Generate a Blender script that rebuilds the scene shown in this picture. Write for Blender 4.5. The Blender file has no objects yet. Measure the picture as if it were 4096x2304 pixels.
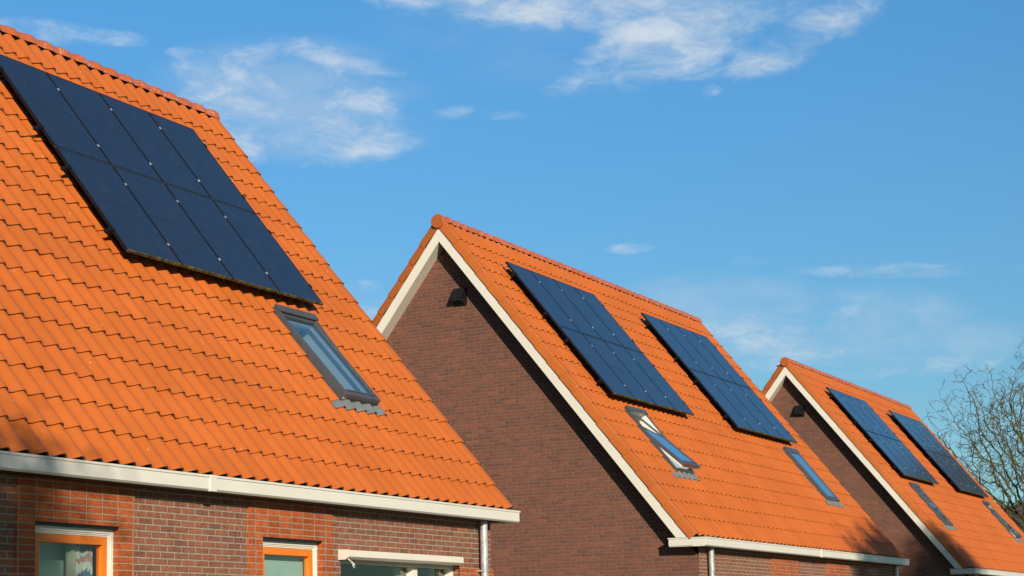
import bpy, math, random
import numpy as np
from mathutils import Vector, Matrix

S = bpy.context.scene
COL = S.collection
R = math.radians
rnd = random.Random(7)

# ------------------------------------------------------------------ layout
CAMZ = 1.7                       # eye height above the ground
TAU = 0.9055                     # roof pitch (rad)
CT, ST = math.cos(TAU), math.sin(TAU)
RY, RZ = 14.2546, 6.8768 + CAMZ  # a line of the solar panel plane
YC = 15.05                       # ridge line
OX, OY = -1.05, YC               # base point of a house in its own coordinates
X1 = 15.2834
HOUSES = [(X1, 0.0), (X1 + 20.7294, 0.4096), (X1 + 41.5373, 0.6866)]
YG, YW = 10.15, 10.40            # gutter face, front wall face
XBL = -7.585                     # left bargeboard plane
XWL, XWR = -7.30, 5.05           # gable walls
PITCH, COURSE = 0.240, 0.368     # roof tile pitch and course
TR = 5.50                        # right end of last tile column
NCOL = 54
TL = TR - PITCH * NCOL           # -7.46
EAVE = -0.43 + COURSE * 19
BASE = -0.205                    # tile pan plane below panel plane


def P(x, s, o, side=0):
    y = RY - s * CT - o * ST
    z = RZ - s * ST + o * CT
    if side:
        y = 2 * YC - y
    return (x - OX, y - OY, z)


def L(x, y, z):                  # measured coordinates (z from the eye) -> house coordinates
    return (x - OX, y - OY, z + CAMZ)


# ------------------------------------------------------------------ mesh helper
class MB:
    def __init__(self):
        self.v = []; self.f = []; self.m = []; self.sm = []; self.tv = []

    def add(self, verts, faces, m=0, smooth=False, t=0.5):
        b = len(self.v)
        self.v += [tuple(q) for q in verts]
        self.tv += [t] * len(verts)
        for f in faces:
            self.f.append(tuple(b + i for i in f)); self.m.append(m); self.sm.append(smooth)

    def quad(self, a, b, c, d, m=0, t=0.5):
        self.add([a, b, c, d], [(0, 1, 2, 3)], m, False, t)

    def hexa(self, p, m=0, t=0.5):   # 8 points: bottom ring 0-3, top ring 4-7
        self.add(p, [(3, 2, 1, 0), (4, 5, 6, 7), (0, 1, 5, 4), (1, 2, 6, 5), (2, 3, 7, 6), (3, 0, 4, 7)], m, False, t)

    def box(self, x0, x1, y0, y1, z0, z1, m=0, T=None, t=0.5):
        p = [(x0, y0, z0), (x1, y0, z0), (x1, y1, z0), (x0, y1, z0), (x0, y0, z1), (x1, y0, z1), (x1, y1, z1), (x0, y1, z1)]
        if T: p = [T(*q) for q in p]
        self.hexa(p, m, t)

    def prism(self, prof, T, a0, a1, m=0, smooth=False):
        """closed profile (list of 2-tuples) swept from a0 to a1; T(a,u,v)->point"""
        n = len(prof)
        v = [T(a0, *q) for q in prof] + [T(a1, *q) for q in prof]
        f = [(i, (i + 1) % n, n + (i + 1) % n, n + i) for i in range(n)]
        self.add(v, f, m, smooth)
        self.add(v[:n], [tuple(range(n - 1, -1, -1))], m)
        self.add(v[n:], [tuple(range(n))], m)

    def tube(self, pts, rad, n=6, m=0, cap=True, t=0.5):
        pts = [Vector(q) for q in pts]; vs = []
        k = len(pts)
        up = Vector((0.13, 0.21, 0.97))
        for i, q in enumerate(pts):
            d = (pts[min(i + 1, k - 1)] - pts[max(i - 1, 0)])
            d = d.normalized() if d.length > 1e-9 else Vector((0, 0, 1))
            a = d.cross(up if abs(d.dot(up)) < 0.95 else Vector((1, 0, 0))).normalized(); b = d.cross(a)
            r = rad[i] if isinstance(rad, (list, tuple)) else rad
            for j in range(n):
                w = 2 * math.pi * j / n
                vs.append(q + a * (r * math.cos(w)) + b * (r * math.sin(w)))
        f = [(i * n + j, i * n + (j + 1) % n, (i + 1) * n + (j + 1) % n, (i + 1) * n + j) for i in range(k - 1) for j in range(n)]
        self.add(vs, f, m, True, t)
        if cap:
            self.add(vs[:n], [tuple(range(n))], m); self.add(vs[-n:], [tuple(range(n - 1, -1, -1))], m)

    def mesh(self, name, mats, fix=False):
        me = bpy.data.meshes.new(name)
        me.from_pydata(self.v, [], self.f)
        for k in mats: me.materials.append(k)
        me.polygons.foreach_set('material_index', self.m)
        me.polygons.foreach_set('use_smooth', self.sm)
        at = me.attributes.new('rnd', 'FLOAT', 'POINT')
        at.data.foreach_set('value', self.tv)
        me.update()
        if fix:
            import bmesh
            bm = bmesh.new(); bm.from_mesh(me); bmesh.ops.recalc_face_normals(bm, faces=bm.faces); bm.to_mesh(me); bm.free()
        return me

    def build(self, name, mats, parent=None, fix=False, bevel=0, **kw):
        if not isinstance(mats, (list, tuple)): mats = [mats]
        o = bpy.data.objects.new(name, self.mesh(name, mats, fix)); COL.objects.link(o)
        if parent: o.parent = parent
        if bevel:
            md = o.modifiers.new('Bevel', 'BEVEL'); md.width = bevel; md.segments = 2; md.limit_method = 'ANGLE'; md.angle_limit = R(40)
        for k, val in kw.items(): o[k] = val
        return o


def empty(name, loc, label=None, cat=None, group=None):
    o = bpy.data.objects.new(name, None); COL.objects.link(o); o.location = loc
    o.empty_display_size = 0.2
    if label: o['label'] = label
    if cat: o['category'] = cat
    if group: o['group'] = group
    return o


def copy_tree(o, parent=None):
    c = o.copy(); COL.objects.link(c)
    if parent: c.parent = parent
    for ch in list(o.children): copy_tree(ch, c)
    return c


# ------------------------------------------------------------------ materials
class NT:
    def __init__(self, tree): self.t = tree

    def n(self, kind, **kw):
        o = self.t.nodes.new(kind)
        for k, v in kw.items(): setattr(o, k, v)
        return o

    def link(self, a, b): self.t.links.new(a, b)

    def put(self, sock, v):
        if isinstance(v, (int, float)): sock.default_value = v
        elif isinstance(v, (tuple, list)): sock.default_value = v if len(v) == len(sock.default_value) else (*v, 1)
        else: self.link(v, sock)

    def math(self, op, a, b=None, c=None, clamp=False):
        o = self.n('ShaderNodeMath', operation=op, use_clamp=clamp)
        self.put(o.inputs[0], a)
        if b is not None: self.put(o.inputs[1], b)
        if c is not None: self.put(o.inputs[2], c)
        return o.outputs[0]

    def rng(self, v, a, b, c=0.0, d=1.0, smooth=True):
        o = self.n('ShaderNodeMapRange', interpolation_type='SMOOTHSTEP' if smooth else 'LINEAR')
        for i, q in enumerate((v, a, b, c, d)): self.put(o.inputs[i], q)
        return o.outputs[0]

    def mix(self, f, a, b, blend='MIX'):
        o = self.n('ShaderNodeMix', data_type='RGBA', blend_type=blend)
        self.put(o.inputs[0], f); self.put(o.inputs[6], a); self.put(o.inputs[7], b)
        return o.outputs[2]

    def ramp(self, v, stops, interp='LINEAR'):
        o = self.n('ShaderNodeValToRGB'); o.color_ramp.interpolation = interp
        e = o.color_ramp.elements
        while len(e) < len(stops): e.new(0.5)
        for q, (p, c) in zip(e, stops): q.position = p; q.color = (*c, 1)
        self.put(o.inputs[0], v); return o.outputs[0]

    def noise(self, vec, scale, detail=3.0, rough=0.55, dim='3D'):
        o = self.n('ShaderNodeTexNoise', noise_dimensions=dim)
        if vec is not None: self.link(vec, o.inputs['Vector'])
        o.inputs['Scale'].default_value = scale; o.inputs['Detail'].default_value = detail; o.inputs['Roughness'].default_value = rough
        return o.outputs[0]

    def xyz(self, a, b, c):
        o = self.n('ShaderNodeCombineXYZ')
        for i, q in enumerate((a, b, c)): self.put(o.inputs[i], q)
        return o.outputs[0]

    def sep(self, v):
        o = self.n('ShaderNodeSeparateXYZ'); self.link(v, o.inputs[0]); return o.outputs

    def bump(self, h, strength=0.5, dist=0.01):
        o = self.n('ShaderNodeBump'); self.put(o.inputs['Height'], h)
        o.inputs['Strength'].default_value = strength; o.inputs['Distance'].default_value = dist
        return o.outputs[0]

    def scale(self, v, s):
        o = self.n('ShaderNodeVectorMath', operation='MULTIPLY'); self.link(v, o.inputs[0]); o.inputs[1].default_value = s
        return o.outputs[0]


def new_mat(name):
    m = bpy.data.materials.new(name); m.use_nodes = True
    t = NT(m.node_tree); b = m.node_tree.nodes['Principled BSDF']
    oc = t.n('ShaderNodeTexCoord').outputs['Object']
    return m, t, b, oc


def simple(name, col, rough=0.5, metal=0.0, var=0.08, sc=6.0, spec=0.5, bump=0.0, bsc=60):
    m, t, b, oc = new_mat(name)
    k = t.noise(oc, sc, 4)
    f = t.rng(k, 0.3, 0.7, 1 - var, 1 + var)
    c = t.mix(1.0, col, t.xyz(f, f, f), 'MULTIPLY')
    t.put(b.inputs['Base Color'], c); b.inputs['Metallic'].default_value = metal
    t.put(b.inputs['Roughness'], t.rng(t.noise(oc, sc * 2.3, 3), 0.3, 0.7, rough * 0.85, min(1, rough * 1.15)))
    b.inputs['Specular IOR Level'].default_value = spec
    if bump: t.put(b.inputs['Normal'], t.bump(t.noise(oc, bsc, 4), bump, 0.01))
    return m


def tile_mat(name, base, lichen=0.0, rough=0.42, streak=True):
    m, t, b, oc = new_mat(name)
    a = t.n('ShaderNodeAttribute', attribute_name='rnd').outputs['Fac']
    f = t.rng(a, 0, 1, 0.93, 1.06, False)
    big = t.rng(t.noise(oc, 0.9, 4, 0.6), 0.32, 0.68, 0.93, 1.05)
    fine = t.rng(t.noise(oc, 42, 4, 0.65), 0.3, 0.7, 0.965, 1.035)
    g = t.math('MULTIPLY', t.math('MULTIPLY', f, big), fine)
    c = t.mix(1.0, base, t.xyz(g, g, g), 'MULTIPLY')
    # faint weathering along the water runs
    run = t.noise(t.scale(oc, (9, 0.7, 0.7)), 1.0, 4, 0.6)
    c = t.mix(t.rng(run, 0.55, 0.8, 0.0, 0.14), c, (0.36, 0.075, 0.022))
    # pale specks of lichen and lime
    vo = t.n('ShaderNodeTexVoronoi'); t.link(oc, vo.inputs['Vector']); vo.inputs['Scale'].default_value = 9.0 if not lichen else 34.0
    wh = t.n('ShaderNodeTexWhiteNoise'); t.link(vo.outputs['Position'], wh.inputs['Vector'])
    if lichen:
        rare = t.rng(t.math('ADD', wh.outputs['Value'], t.rng(t.noise(oc, 6, 3), 0.35, 0.65, -0.5, 0.35)), 0.62, 0.72)
        spot = t.math('MULTIPLY', rare, t.rng(vo.outputs['Distance'], 0.22, 0.42, 1, 0))
        c = t.mix(t.math('MULTIPLY', spot, lichen), c, (0.62, 0.52, 0.42))
    else:
        rare = t.rng(wh.outputs['Value'], 0.80, 0.84)
        spot = t.math('MULTIPLY', rare, t.rng(vo.outputs['Distance'], 0.05, 0.11, 1, 0))
        c = t.mix(t.math('MULTIPLY', spot, 0.75), c, (0.62, 0.50, 0.38))
    t.put(b.inputs['Base Color'], c)
    t.put(b.inputs['Roughness'], t.rng(t.noise(oc, 14, 3), 0.3, 0.7, rough - .06, rough + .1))
    b.inputs['Specular IOR Level'].default_value = 0.35
    t.put(b.inputs['Normal'], t.bump(t.noise(oc, 110, 4, 0.7), 0.10, 0.004))
    return m


def brick_mat(name, axis, bond, pal, mortar, mw=0.010, W=0.219, H=0.0615, depth=0.6, zoff=0.0, xoff=0.0, crk=0.40):
    m, t, b, oc = new_mat(name)
    x, y, z = t.sep(oc)
    h = {'x': x, 'y': y}[axis]
    wob = t.noise(oc, 26, 3, 0.6)
    wz = t.math('MULTIPLY_ADD', wob, 0.010, zoff - 0.005)
    zz = t.math('DIVIDE', t.math('ADD', z, wz), H)
    row = t.math('FLOOR', zz)
    odd = t.math('MULTIPLY', t.math('MODULO', row, 2.0), 0.5 * bond)
    jit = t.n('ShaderNodeTexWhiteNoise', noise_dimensions='1D'); t.put(jit.inputs['W'], row)
    jx = t.math('MULTIPLY', jit.outputs['Value'], 0.14 if bond else 0.03)
    xx = t.math('ADD', t.math('ADD', t.math('DIVIDE', t.math('ADD', h, xoff), W), odd), jx)
    col = t.math('FLOOR', xx)
    fx = t.math('MULTIPLY', t.math('FRACT', xx), W)
    fz = t.math('MULTIPLY', t.math('FRACT', zz), H)
    dx = t.math('MINIMUM', fx, t.math('SUBTRACT', W, fx))
    dz = t.math('MINIMUM', fz, t.math('SUBTRACT', H, fz))
    d = t.math('MINIMUM', dx, dz)
    e = t.math('MULTIPLY_ADD', t.noise(oc, 70, 3), 0.006, mw / 2 - 0.003)
    mask = t.rng(t.math('SUBTRACT', d, e), -0.0015, 0.0025, 0, 1)      # 1 on the brick
    wn = t.n('ShaderNodeTexWhiteNoise', noise_dimensions='2D'); t.link(t.xyz(row, col, 0.0), wn.inputs['Vector'])
    n = len(pal)
    bc = t.ramp(wn.outputs['Value'], [(i / (n - 1), q) for i, q in enumerate(pal)])
    g = t.rng(t.noise(t.scale(oc, (1, 1, 2.2)), 38, 5, 0.7), 0.3, 0.72, 0.80, 1.16)
    big = t.rng(t.noise(oc, 0.7, 3), 0.3, 0.7, 0.92, 1.08)
    g = t.math('MULTIPLY', g, big)
    bc = t.mix(1.0, bc, t.xyz(g, g, g), 'MULTIPLY')
    # creases of hand moulded bricks
    cr = t.noise(t.scale(oc, (1, 1, 2.6)), 30, 2, 0.5)
    crease = t.rng(t.math('ABSOLUTE', t.math('SUBTRACT', cr, 0.5)), 0.0, 0.030, 1, 0)
    crease = t.math('MULTIPLY', crease, t.rng(t.noise(oc, 13, 2), 0.50, 0.58))
    bc = t.mix(t.math('MULTIPLY', crease, crk), bc, (0.05, 0.018, 0.012))
    mg = t.rng(t.noise(oc, 60, 4, 0.7), 0.3, 0.7, 0.78, 1.1)
    mc = t.mix(1.0, mortar, t.xyz(mg, mg, mg), 'MULTIPLY')
    t.put(b.inputs['Base Color'], t.mix(mask, mc, bc))
    b.inputs['Roughness'].default_value = 0.88; b.inputs['Specular IOR Level'].default_value = 0.25
    hgt = t.math('ADD', mask, t.math('MULTIPLY', t.noise(oc, 45, 5, 0.7), 0.35))
    hgt = t.math('SUBTRACT', hgt, t.math('MULTIPLY', crease, 0.35))
    t.put(b.inputs['Normal'], t.bump(hgt, depth, 0.022))
    return m


ORANGE = (0.560, 0.139, 0.0240)
M = {}
M['tile'] = tile_mat('roof tile', ORANGE)
M['verge'] = tile_mat('verge tile', (0.50, 0.130, 0.022))
M['ridge'] = tile_mat('ridge tile', (0.53, 0.132, 0.046), lichen=0.9, rough=0.33)
M['disc'] = tile_mat('ridge end tile', (0.50, 0.122, 0.028))


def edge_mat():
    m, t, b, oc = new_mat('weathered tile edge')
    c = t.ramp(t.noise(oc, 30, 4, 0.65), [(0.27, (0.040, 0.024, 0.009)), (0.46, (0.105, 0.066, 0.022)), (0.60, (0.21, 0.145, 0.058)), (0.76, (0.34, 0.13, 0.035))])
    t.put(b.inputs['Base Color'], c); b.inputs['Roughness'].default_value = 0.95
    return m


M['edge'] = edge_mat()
M['felt'] = simple('dark roofing felt', (0.004, 0.0035, 0.003), 0.95, spec=.1)
M['eaves'] = simple('painted eaves shade', (0.030, 0.022, 0.017), 0.8)  # near-black: the shade under the gutter is put into this colour
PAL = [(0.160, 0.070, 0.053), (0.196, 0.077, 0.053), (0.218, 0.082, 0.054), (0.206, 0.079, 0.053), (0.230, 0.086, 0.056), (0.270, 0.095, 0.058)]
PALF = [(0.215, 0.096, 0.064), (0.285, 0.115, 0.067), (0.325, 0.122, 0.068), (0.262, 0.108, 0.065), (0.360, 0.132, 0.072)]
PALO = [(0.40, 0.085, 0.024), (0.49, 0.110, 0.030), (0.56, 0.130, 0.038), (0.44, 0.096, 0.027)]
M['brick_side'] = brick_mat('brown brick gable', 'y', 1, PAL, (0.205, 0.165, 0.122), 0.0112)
M['brick_front'] = brick_mat('brown brick front', 'x', 1, PALF, (0.40, 0.345, 0.265), 0.0115)
M['brick_orange'] = brick_mat('orange brick stacked', 'x', 0, PALO, (0.40, 0.32, 0.215), 0.0105)
M['brick_jamb'] = brick_mat('orange brick jamb', 'y', 0, PALO, (0.40, 0.32, 0.215), 0.0105)
M['white'] = simple('cream white paint', (0.82, 0.775, 0.665), 0.42, 0, 0.025, 3, 0.5)
M['gutter'] = simple('white gutter', (0.79, 0.76, 0.665), 0.36, 0, 0.03, 2, 0.5)
M['soffit'] = simple('soffit board', (0.60, 0.55, 0.46), 0.6, 0, 0.03)  # soffit beige: shade under the verge put into the board colour
M['orange_paint'] = simple('orange window paint', (0.90, 0.225, 0.018), 0.30, 0, 0.03, 3)
M['black'] = simple('black plastic', (0.010, 0.010, 0.010), 0.45, 0, 0.15, 8, 0.4)
M['steel'] = simple('galvanised steel', (0.50, 0.52, 0.51), 0.5, 0.35, 0.28, 16)
M['lead'] = simple('grey flashing', (0.17, 0.185, 0.19), 0.5, 0.0, 0.10, 12)
M['clad'] = simple('dark grey cladding', (0.085, 0.092, 0.100), 0.38, 0.0, 0.08, 8, 0.5)
M['lining'] = simple('white window lining', (0.80, 0.78, 0.72), 0.5, 0, 0.03)
M['alu'] = simple('bare aluminium clamp', (0.62, 0.62, 0.60), 0.4, 0.3, 0.3, 3)
M['shade'] = simple('grey roller blind', (0.46, 0.50, 0.52), 0.8, 0, 0.08, 2)
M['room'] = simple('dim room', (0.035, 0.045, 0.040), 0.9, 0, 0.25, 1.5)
M['added_blind'] = simple('painted sky reflection', (0.46, 0.60, 0.55), 0.8, 0, 0.10, 2)  # pale teal: the sky mirrored in the panes, put into a colour


def glass_mat(name, tint, boost=1.5, rough=0.0):
    m, t, b, oc = new_mat(name)
    t.t.nodes.remove(b)
    out = [q for q in t.t.nodes if q.type == 'OUTPUT_MATERIAL'][0]
    tr = t.n('ShaderNodeBsdfTransparent'); tr.inputs[0].default_value = (*tint, 1)
    gl = t.n('ShaderNodeBsdfGlossy'); gl.inputs['Roughness'].default_value = rough; gl.inputs[0].default_value = (0.95, 0.93, 0.88, 1)
    nb = t.bump(t.noise(oc, 1.6, 2), 0.05, 0.05); t.link(nb, gl.inputs['Normal'])
    lw = t.n('ShaderNodeLayerWeight'); lw.inputs[0].default_value = .5
    f = t.math('MULTIPLY', t.math('MULTIPLY_ADD', t.math('POWER', lw.outputs['Facing'], 5.0), .957, .043), boost, clamp=True)
    mx = t.n('ShaderNodeMixShader'); t.link(f, mx.inputs[0]); t.link(tr.outputs[0], mx.inputs[1]); t.link(gl.outputs[0], mx.inputs[2])
    t.link(mx.outputs[0], out.inputs[0])
    return m


M['glass'] = glass_mat('window glass', (0.80, 0.90, 0.86), 2.8)
M['roofglass'] = glass_mat('roof window glass', (0.52, 0.64, 0.69), 2.3, 0.015)


def panel_mat():
    m, t, b, oc = new_mat('solar cells')
    x, y, z = t.sep(oc)
    fx = t.math('FRACT', t.math('DIVIDE', x, 0.160)); ln = t.rng(t.math('ABSOLUTE', t.math('SUBTRACT', fx, 0.5)), 0.482, 0.495)
    bus = t.rng(t.math('ABSOLUTE', t.math('SUBTRACT', t.math('FRACT', t.math('DIVIDE', x, 0.016)), 0.5)), 0.40, 0.49)
    c = t.mix(t.math('MULTIPLY', bus, 0.35), (0.018, 0.0275, 0.054), (0.030, 0.041, 0.070))
    c = t.mix(t.math('MULTIPLY', ln, 0.7), c, (0.010, 0.016, 0.030))
    dirt = t.rng(t.noise(oc, 5, 5, 0.65), 0.45, 0.8, 0, 0.35)
    c = t.mix(dirt, c, (0.045, 0.056, 0.074))
    vo = t.n('ShaderNodeTexVoronoi'); t.link(oc, vo.inputs['Vector']); vo.inputs['Scale'].default_value = 5
    wh = t.n('ShaderNodeTexWhiteNoise'); t.link(vo.outputs['Position'], wh.inputs['Vector'])
    spot = t.math('MULTIPLY', t.rng(wh.outputs['Value'], 0.93, 0.95), t.rng(vo.outputs['Distance'], 0.05, 0.09, 1, 0))
    c = t.mix(t.math('MULTIPLY', spot, 0.5), c, (0.35, 0.36, 0.36))
    t.put(b.inputs['Base Color'], c)
    t.put(b.inputs['Roughness'], t.rng(t.noise(oc, 3, 4), 0.3, 0.7, 0.10, 0.20))
    b.inputs['IOR'].default_value = 1.5; b.inputs['Specular IOR Level'].default_value = 0.5
    return m


M['cells'] = panel_mat()
M['frame'] = simple('black anodised frame', (0.010, 0.010, 0.012), 0.55, 0.0, 0.1, 8, 0.25)
M['seam'] = simple('dark seam strip', (0.055, 0.085, 0.105), 0.40, 0.2, 0.3, 8)


def moss_mat():
    m, t, b, oc = new_mat('mossy frame edge')
    k = t.noise(oc, 16, 5, 0.7)
    t.put(b.inputs['Base Color'], t.ramp(k, [(0.38, (0.030, 0.024, 0.010)), (0.52, (0.10, 0.078, 0.020)), (0.66, (0.27, 0.24, 0.035))]))
    b.inputs['Roughness'].default_value = 0.95
    t.put(b.inputs['Normal'], t.bump(t.noise(oc, 90, 4), 0.6, 0.01))
    return m


M['moss'] = moss_mat()


def curtain_mat():
    m, t, b, oc = new_mat('patterned curtain')
    x, y, z = t.sep(oc)
    w = t.math('ADD', t.math('MULTIPLY', z, 2.6), t.math('MULTIPLY', t.noise(oc, 7, 2), 0.9))
    k = t.math('FRACT', w)
    t.put(b.inputs['Base Color'], t.ramp(k, [(0.0, (0.10, 0.17, 0.26)), (0.40, (0.12, 0.20, 0.30)), (0.45, (0.62, 0.62, 0.58)), (0.60, (0.66, 0.64, 0.6)), (0.66, (0.50, 0.24, 0.22)), (0.8, (0.5, 0.25, 0.23)), (0.86, (0.6, 0.6, 0.58))], 'LINEAR'))
    b.inputs['Roughness'].default_value = 0.9
    return m


M['curtain'] = curtain_mat()
M['net'] = simple('cream curtain', (0.46, 0.45, 0.36), 0.9, 0, 0.08, 6)


# ------------------------------------------------------------------ roof tiles
PROF = [(0.0, 0.008), (0.07, 0.002), (0.15, 0.0), (0.25, 0.003), (0.37, 0.013), (0.49, 0.027), (0.60, 0.040), (0.69, 0.048), (0.77, 0.0495), (0.84, 0.045), (0.90, 0.035), (0.95, 0.023), (1.0, 0.010)]


def prof(u):
    u = u % 1.0 if not (u == 1.0) else 1.0
    for (a, h), (b, k) in zip(PROF, PROF[1:]):
        if a <= u <= b: return h + (k - h) * (u - a) / (b - a)
    return 0.012


def tile_o(x):                      # pan surface height at x
    return BASE + prof(((x - TL) / PITCH) % 1.0)


LIFT, THICK = 0.026, 0.024


def make_tiles(holes, side, seed, ext=0):
    """one slope of pantiles as one mesh; holes = [(x0,x1,s0,s1)]"""
    g = random.Random(seed); b = MB()
    colr = [g.uniform(-.10, .10) for _ in range(NCOL + ext)]
    for k in range(20):
        s1 = -0.43 + COURSE * k
        s0 = s1 - COURSE - 0.045 if k else -0.95
        if k == 19: s1 += .026
        for c in range(NCOL + ext):
            xa = TL + PITCH * c; xb = xa + PITCH
            ds = g.gauss(0, .0022); do = g.gauss(0, .0014); tl = g.gauss(0, .0018); dx = g.gauss(0, .0012)
            t = min(1, max(0, 0.5 + g.gauss(0, .17) + colr[c]))
            rects = [(0.0, 1.0, s0, s1 + ds, True)]
            for (ha, hb, ka, kb) in holes:
                if xb > ha and xa < hb and s1 > ka and s0 < kb:
                    rects = []
                    if s0 < ka: rects.append((0, 1, s0, min(s1, ka), True))
                    if s1 > kb: rects.append((0, 1, max(s0, kb), s1 + ds, True))
                    m0, m1 = max(s0, ka), min(s1, kb)
                    if xa < ha: rects.append((0, (ha - xa) / PITCH, m0, m1, s1 <= kb))
                    if xb > hb: rects.append(((hb - xa) / PITCH, 1, m0, m1, s1 <= kb))
            for (u0, u1, q0, q1, butt) in rects:
                if u1 - u0 < 0.03 or q1 - q0 < 0.01: continue
                us = [u0] + [u for u, _ in PROF if u0 + .02 < u < u1 - .02] + [u1]
                n = len(us); vs = []
                for q in (q0, q1):
                    tt = (q - s0) / (s1 - s0)
                    for u in us:
                        vs.append(P(xa + dx + u * PITCH, q, BASE + prof(u) + do + LIFT * tt + tl * (u - .5) * 2, side))
                f = [(i, n + i, n + i + 1, i + 1) for i in range(n - 1)]
                b.add(vs, f, 0, True, t)
                if butt:
                    tt = (q1 - s0) / (s1 - s0)
                    lo = [P(xa + dx + u * PITCH, q1 - .004, BASE + prof(u) + do + LIFT * tt + tl * (u - .5) * 2 - THICK, side) for u in us]
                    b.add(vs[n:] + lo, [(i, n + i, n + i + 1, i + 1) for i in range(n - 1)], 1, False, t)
    # felt under the tiles, split round the openings
    xs = sorted({TL, TR + PITCH * ext} | {h[0] for h in holes} | {h[1] for h in holes})
    ss = sorted({-0.93, EAVE - .02} | {h[2] for h in holes} | {h[3] for h in holes})
    for i in range(len(xs) - 1):
        for j in range(len(ss) - 1):
            mx, ms = (xs[i] + xs[i + 1]) / 2, (ss[j] + ss[j + 1]) / 2
            if any(h[0] < mx < h[1] and h[2] < ms < h[3] for h in holes): continue
            o = BASE - .028
            b.quad(P(xs[i], ss[j], o, side), P(xs[i + 1], ss[j], o, side), P(xs[i + 1], ss[j + 1], o, side), P(xs[i], ss[j + 1], o, side), 2)
    return b


def make_verge(x_in, x_out, side, seed):
    """row of cloaked verge tiles down one rake; each laps over the one below"""
    g = random.Random(seed); b = MB(); sg = 1 if x_out > x_in else -1
    for k in range(20):
        s1 = -0.43 + COURSE * k + 0.012
        s0 = s1 - COURSE - .03 if k else -1.02
        t = min(1, max(0, .5 + g.gauss(0, .18))); do = g.gauss(0, .001)
        top = BASE + 0.050
        pr = [(x_in, top - .004), (x_in + sg * .02, top + .004), (x_out - sg * .075, top + .005), (x_out - sg * .050, top + .001), (x_out - sg * .034, top - .010), (x_out - sg * .026, top - .030), (x_out, top - .160)]
        def ring(s, lift, w): return [P(x + sg * w, s, o + lift + do, side) for x, o in pr]
        w0, w1 = 0.0, 0.008
        vs = ring(s0, 0.004, w0) + ring(s1, LIFT - .002, w1); n = len(pr)
        b.add(vs, [(i, n + i, n + i + 1, i + 1) for i in range(n - 1)], 0, True, t)
        lo = [P(x - sg * .016 * (i > 2) + sg * w1, s1 - .003, o + LIFT + do - (.014 if i < 5 else 0), side) for i, (x, o) in enumerate(pr)]
        b.add(vs[n:] + lo, [(i, n + i, n + i + 1, i + 1) for i in range(n - 1)], 1)
        # lower lip of the cloak and its inner face
        b.quad(vs[n - 1], vs[2 * n - 1], lo[-1], P(pr[-1][0] - sg * .016, s0, pr[-1][1] + do, side), 0, t)
    return b


def make_ridge(x0, x1, seed):
    g = random.Random(seed); b = MB(); z = 7.50 + CAMZ; n = 11
    k = int(round((x1 - x0) / 0.33)); st = (x1 - x0) / k
    for i in range(k):
        t = min(1, max(0, .5 + g.gauss(0, .2))); a = x0 + i * st; e = a + st + .02
        dz = g.gauss(0, .0025)
        secs = [(a, .115), (a + .40 * st, .118), (a + .52 * st, .122), (a + .64 * st, .131), (a + .78 * st, .138), (a + .92 * st, .138), (e - .010, .132), (e, .126)]
        vs = []
        for (x, r) in secs:
            for j in range(n):
                w = R(-3) + (math.pi + R(6)) * j / (n - 1)
                vs.append((x - OX, -r * math.cos(w), z + dz + r * math.sin(w)))
        m = len(secs)
        b.add(vs, [(q * n + j, q * n + j + 1, (q + 1) * n + j + 1, (q + 1) * n + j) for q in range(m - 1) for j in range(n - 1)], 0, True, t)
        for q in range(m - 1):          # thickness along both lower edges
            for j, sgn in ((0, 1), (n - 1, -1)):
                A, B_ = vs[q * n + j], vs[(q + 1) * n + j]
                b.quad(A, B_, (B_[0], B_[1] + sgn * .014, B_[2] + .002), (A[0], A[1] + sgn * .014, A[2] + .002), 1, t)
        end = vs[(m - 1) * n:]
        inn = [(v[0], v[1] * .88, z + dz + (v[2] - z - dz) * .88) for v in end]
        b.add(end + inn, [(j, n + j, n + j + 1, j + 1) for j in range(n - 1)], 0, False, t)
    return b


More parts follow.
